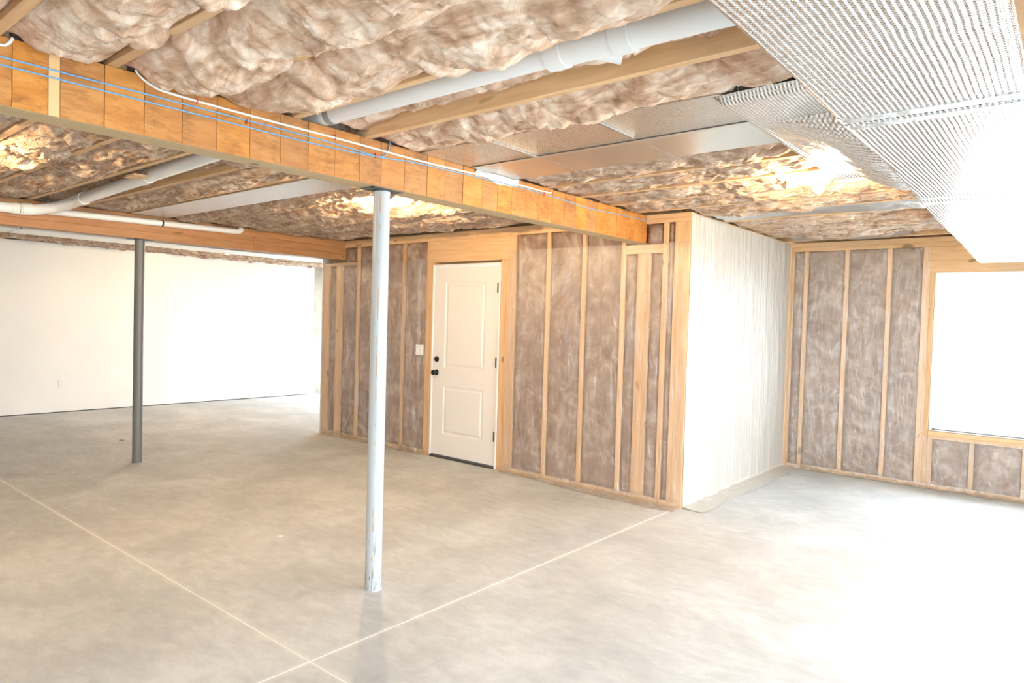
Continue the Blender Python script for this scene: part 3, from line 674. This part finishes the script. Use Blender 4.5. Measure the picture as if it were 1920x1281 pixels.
# panned joist bay, duct side
pn = thing('panned_duct', (.4, -2.1, 2.39), 'flat panned joist duct of ribbed foil and bare sheet metal crossing to the stained beam', 'duct')
for i, (a, b) in enumerate(((-.405, .098), (.102, .728), (.732, 1.33))):
    box('foil_panel', a, b, -2.56, -2.142, 2.3905, 2.3985, 'bubble_foil_x', pn, .001)
    box('metal_panel', a, b, -2.138, -1.742, 2.388, 2.3985, 'sheet_metal', pn, .001)
for x in (.10, .73): box('cleat', x-.009, x+.009, -2.55, -2.14 if x < .5 else -2.2, 2.384, 2.3903, 'sheet_metal', pn, .002)
box('tape_strip', -.40, 1.30, -2.155, -2.125, 2.3868, 2.3878, 'foil_tape', pn, 0)
tp = thing('foil_tape_flap', (XB1, -1.9, 2.36), 'crinkled silver foil tape patch stuck on the stained beam', 'tape')
n, m = 40, 14
yy, ss = np.meshgrid(np.linspace(-2.10, -1.70, n), np.linspace(0, 1, m), indexing='ij')
xx = XB1+.004+.030*np.maximum(0, ss-.55)+.004*np.abs(fbm(yy*16, ss*5, 3)); zz = 2.345+.012*vn(yy*9, yy*0)*(1-ss)+ss*.048
v = np.stack([xx, yy, zz], -1).reshape(-1, 3)
mesh('tape_patch', np.concatenate([v, v-np.array([.0015, 0, 0])]), np.concatenate([grid_faces(n, m), grid_faces(n, m)[:, ::-1]+n*m]), 'foil_tape', tp, True)
# panned bay between beams
pb = thing('panned_duct', (-2.5, -2.32, 2.38), 'pale ribbed foil panel closing one joist bay between the two beams', 'duct')
for a, b in ((-4.45, -3.62), (-3.615, -2.2), (-2.195, -.56)): box('foil_panel', a, b, -2.49, -2.15, 2.388, 2.3985, 'bubble_foil_x', pb, .001)
# foil runs in the far bays
def bay_foil(x0, x1, y0, y1, z, label):
    n, m = max(8, int((x1-x0)/.03)), 14
    xx, vv = np.meshgrid(np.linspace(x0, x1, n), np.linspace(0, 1, m), indexing='ij'); yy = y0+(y1-y0)*vv
    zz = z-.05*np.sqrt(np.clip(1-(2*vv-1)**2, 0, 1))*(.7+.5*fbm(xx*2.5, xx*0+y0, 2))-.012*fbm(xx*9, yy*14, 3)
    v = np.stack([xx, yy, zz], -1).reshape(-1, 3)
    o = mesh('duct_wrap', np.concatenate([v, v+np.array([0, 0, .06])]), np.concatenate([grid_faces(n, m), grid_faces(n, m)[:, ::-1]+n*m]), 'foil_tape', None, True); tag(o, label, 'duct')
bay_foil(.05, 1.78, .30, .62, 2.415, 'crumpled foil-wrapped branch duct in a far joist bay beyond the bare bulb')
bay_foil(.15, 1.2, 1.92, 2.24, 2.41, 'crumpled foil-wrapped branch duct in the joist bay nearest the window wall')
# duct beyond the glulam beam
dc = thing('side_duct', (-5.7, -1, 2.23), 'long slim silver duct hung beyond the reddish layered beam', 'duct')
for a, b, mt in ((-7.5, -3.1, 'sheet_metal'), (-3.09, -1.9, 'foil_tape'), (-1.89, 1.2, 'sheet_metal'), (1.21, 3.0, 'sheet_metal')):
    loft('duct_section', [ring_xz(-5.95, -5.42, 2.23, 2.37, y, .02) for y in (a, b)], mt, dc)

# ------------------------------------------------------------------ pipes
R3 = .0445
dp = thing('drain_pipe', (.5, -3.15, 2.40), 'white drain pipe with couplings running in a joist bay across both beams', 'pipe')
def py_(x): return float(np.interp(x, [-4.3, -.4, 1.6], [-3.04, -3.165, -3.135]))
def pz_(x): return float(np.interp(x, [-4.3, -.6, 1.6], [2.385, 2.446, 2.446]))
pt = lambda x: (x, py_(x), pz_(x))
tube('pipe_run', [pt(x) for x in np.linspace(-2.62, .97, 14)], R3, 'pvc', dp, 24)
tube('pipe_run', [pt(x) for x in np.linspace(-3.95, -2.64, 6)], R3, 'pvc', dp, 24)
tube('coupling', [pt(-2.72), pt(-2.56)], R3+.004, 'pvc', dp, 24)
tube('hanger_strap', [pt(-.375), pt(-.335)], R3+.003, 'pvc_band', dp, 24)
tube('wye_hub', [pt(.93), pt(1.00)], .060, 'pvc', dp, 24); tube('wye_body', [pt(1.0), pt(1.22)], .054, 'pvc', dp, 24); tube('wye_hub', [pt(1.20), pt(1.27)], .062, 'pvc', dp, 24)
a = Vector(pt(1.06)); tube('wye_branch', [a, a+Vector((.07, .055, -.012)), a+Vector((.115, .09, -.018))], [.036, .036, .041], 'pvc', dp, 20)
tube('pipe_run', [pt(1.27), pt(1.40)], .0545, 'pvc', dp, 24)
tube('elbow', smooth_path([pt(1.40), pt(1.50), (1.62, py_(1.6)+.03, 2.455), (1.74, py_(1.6)+.09, 2.465)], 5), .056, 'pvc', dp, 24)
# elbow onto the glulam face
XE = XG1+.055
pts = smooth_path([pt(-3.95), pt(-4.12), (-4.36, -3.10, 2.352), (XE-.005, -3.24, 2.318), (XE, -3.36, 2.308)], 6)
tube('elbow', pts, R3+.003, 'pvc', dp, 24)
tube('coupling', [pt(-3.90), pt(-4.0)], R3+.007, 'pvc', dp, 24); tube('coupling', [(XE, -3.27, 2.315), (XE, -3.34, 2.309)], R3+.008, 'pvc', dp, 24)
tube('pipe_run', [(XE, -3.36, 2.308), (XE, -7.5, 2.25)], R3, 'pvc', dp, 24)
for y in (-3.36, -3.50, -3.62): tube('coupling', [(XE, y, 2.308-(y+3.36)*-.014), (XE, y-.05, 2.307-(y+3.36)*-.014)], R3+.005, 'pvc', dp, 24)
vp = thing('vent_pipe', (XE, -2.4, 2.33), 'thin white pipe strapped along the reddish layered beam', 'pipe')
tube('pipe_run', [(XG1+.032, -3.14, 2.3206), (XG1+.032, -1.43, 2.348)], .030, 'pvc', vp, 18)
tube('hanger_strap', [(XG1+.032, -2.19, 2.3365), (XG1+.032, -2.175, 2.3365)], .0325, 'black_metal', vp, 18)
tube('pipe_run', smooth_path([(XG1+.032, -1.43, 2.348), (XG1+.032, -1.385, 2.355), (XG1+.032, -1.36, 2.385)], 4), .030, 'pvc', vp, 18)

# ------------------------------------------------------------------ cables on the stained beam
XF = XB1+.006
def cable(path, r, mat, label, staples=(), nm='cable'):
    o = tube(nm, smooth_path(path, 6), r, mat, None, 8); tag(o, label, 'cable')
    for (y, z) in staples: box('staple', XF-.004, XF+.006, y-.002, y+.002, z-.012, z+.012, 'staple_red', o, 0)
cable([(XF, -4.03, 2.41), (XF, -4.015, 2.392), (XF+.002, -3.97, 2.367), (XF, -3.88, 2.355), (XF, -3.47, 2.352), (XF, -3.0, 2.354), (XF, -2.5, 2.352), (XF, -1.9, 2.366), (XF, -1.45, 2.367), (XF, -1.36, 2.369), (XF, -1.335, 2.376), (XF, -1.33, 2.398)],
      .0055, 'cable_white', 'white electrical cable stapled along the stained beam', ((-3.79, 2.354), (-3.11, 2.354)), 'electrical_cable')
cable([(XF, -6.5, 2.31), (XF, -5.4, 2.325), (XF, -4.46, 2.327), (XF, -3.76, 2.328), (XF, -3.2, 2.326), (XF, -2.93, 2.318), (XF, -2.85, 2.315), (XF, -2.80, 2.332), (XF, -2.775, 2.37), (XF, -2.765, 2.41)],
      .0032, 'cable_blue', 'blue network cable curling up over the stained beam', ((-3.57, 2.322),), 'network_cable')
cable([(XF, -6.5, 2.29), (XF, -5.4, 2.298), (XF, -4.46, 2.30), (XF, -3.76, 2.299), (XF, -3.2, 2.300), (XF, -2.83, 2.315), (XF, -2.6, 2.334), (XF, -2.2, 2.343), (XF, -1.75, 2.352), (XF, -1.3, 2.348), (XF, -.9, 2.335), (XF, -.5, 2.345), (XF, -.2, 2.352), (XF, .0, 2.356)],
      .0032, 'cable_blue', 'blue network cable running the whole stained beam to the stud wall', ((-2.86, 2.318), (-1.42, 2.352)), 'network_cable')
cable([(XF, -4.6, 2.36), (XF, -4.47, 2.365), (XF, -4.44, 2.375), (XF, -4.425, 2.40)], .0055, 'cable_white', 'short white cable end hooked over the stained beam', (), 'electrical_cable')

# ------------------------------------------------------------------ bare bulbs
def bulb(x, y, zt, label, end=''):
    root = thing('bare_bulb'+end, (x, y, zt-.15), label, 'light bulb')
    lathe('lampholder', [(.055, 0), (.055, .012), (.040, .022), (.024, .03), (.022, .045)], (x, y, zt), (0, 0, -1), 'porcelain', root, 20)
    lathe('bulb'+end, [(.013, .045), (.015, .06), (.026, .08), (.030, .098), (.026, .116), (.014, .126), (.002, .129)], (x, y, zt), (0, 0, -1), 'bulb_glow', root, 20)
bulb(1.24, -.958, ZJ-.001, 'glowing bare bulb on a joist beside the trunk duct')
bulb(-1.72, -1.739, ZJ-.001, 'glowing bare bulb behind the pale grey steel post')
bulb(-2.30, -4.434, ZJ-.001, 'glowing bare bulb between the beams far from the door', '_offscreen')
bulb(-6.5, -.474, ZJ-.001, 'glowing bare bulb above the white drywall side')

sh = box('wood_shim', -2.62, -2.46, -3.235, -3.145, 2.383, 2.3985, 'joist_wood', None); tag(sh, 'short pale wood shim under the joist beside the drain pipe', 'shim')
# ------------------------------------------------------------------ litter on the slab
def chip(x, y, sx, sy, rot, mat, label, cat='debris'):
    pts = [(math.cos(a)*sx*random.uniform(.7, 1.1), math.sin(a)*sy*random.uniform(.7, 1.1)) for a in [k*2*PI/7 for k in range(7)]]
    c, s = math.cos(rot), math.sin(rot); vs = [(x+px*c-py*s, y+px*s+py*c, z) for z in (.0003, .004) for px, py in pts]
    fs = [tuple(range(7))[::-1], tuple(range(7, 14))]+[(k, (k+1) % 7, 7+(k+1) % 7, 7+k) for k in range(7)]
    tag(mesh('scrap', vs, fs, mat), label, cat)
chip(-1.62, -2.62, .028, .012, .6, 'chip_pale', 'pale paper scrap on bare slab in front of the door')
chip(-3.03, -3.13, .03, .012, .4, 'chip_pale', 'pale scrap on the slab near the long saw-cut joint')
chip(-5.9, -2.0, .04, .018, .5, 'chip_brown', 'brown wood chip on the slab beyond the dark post')
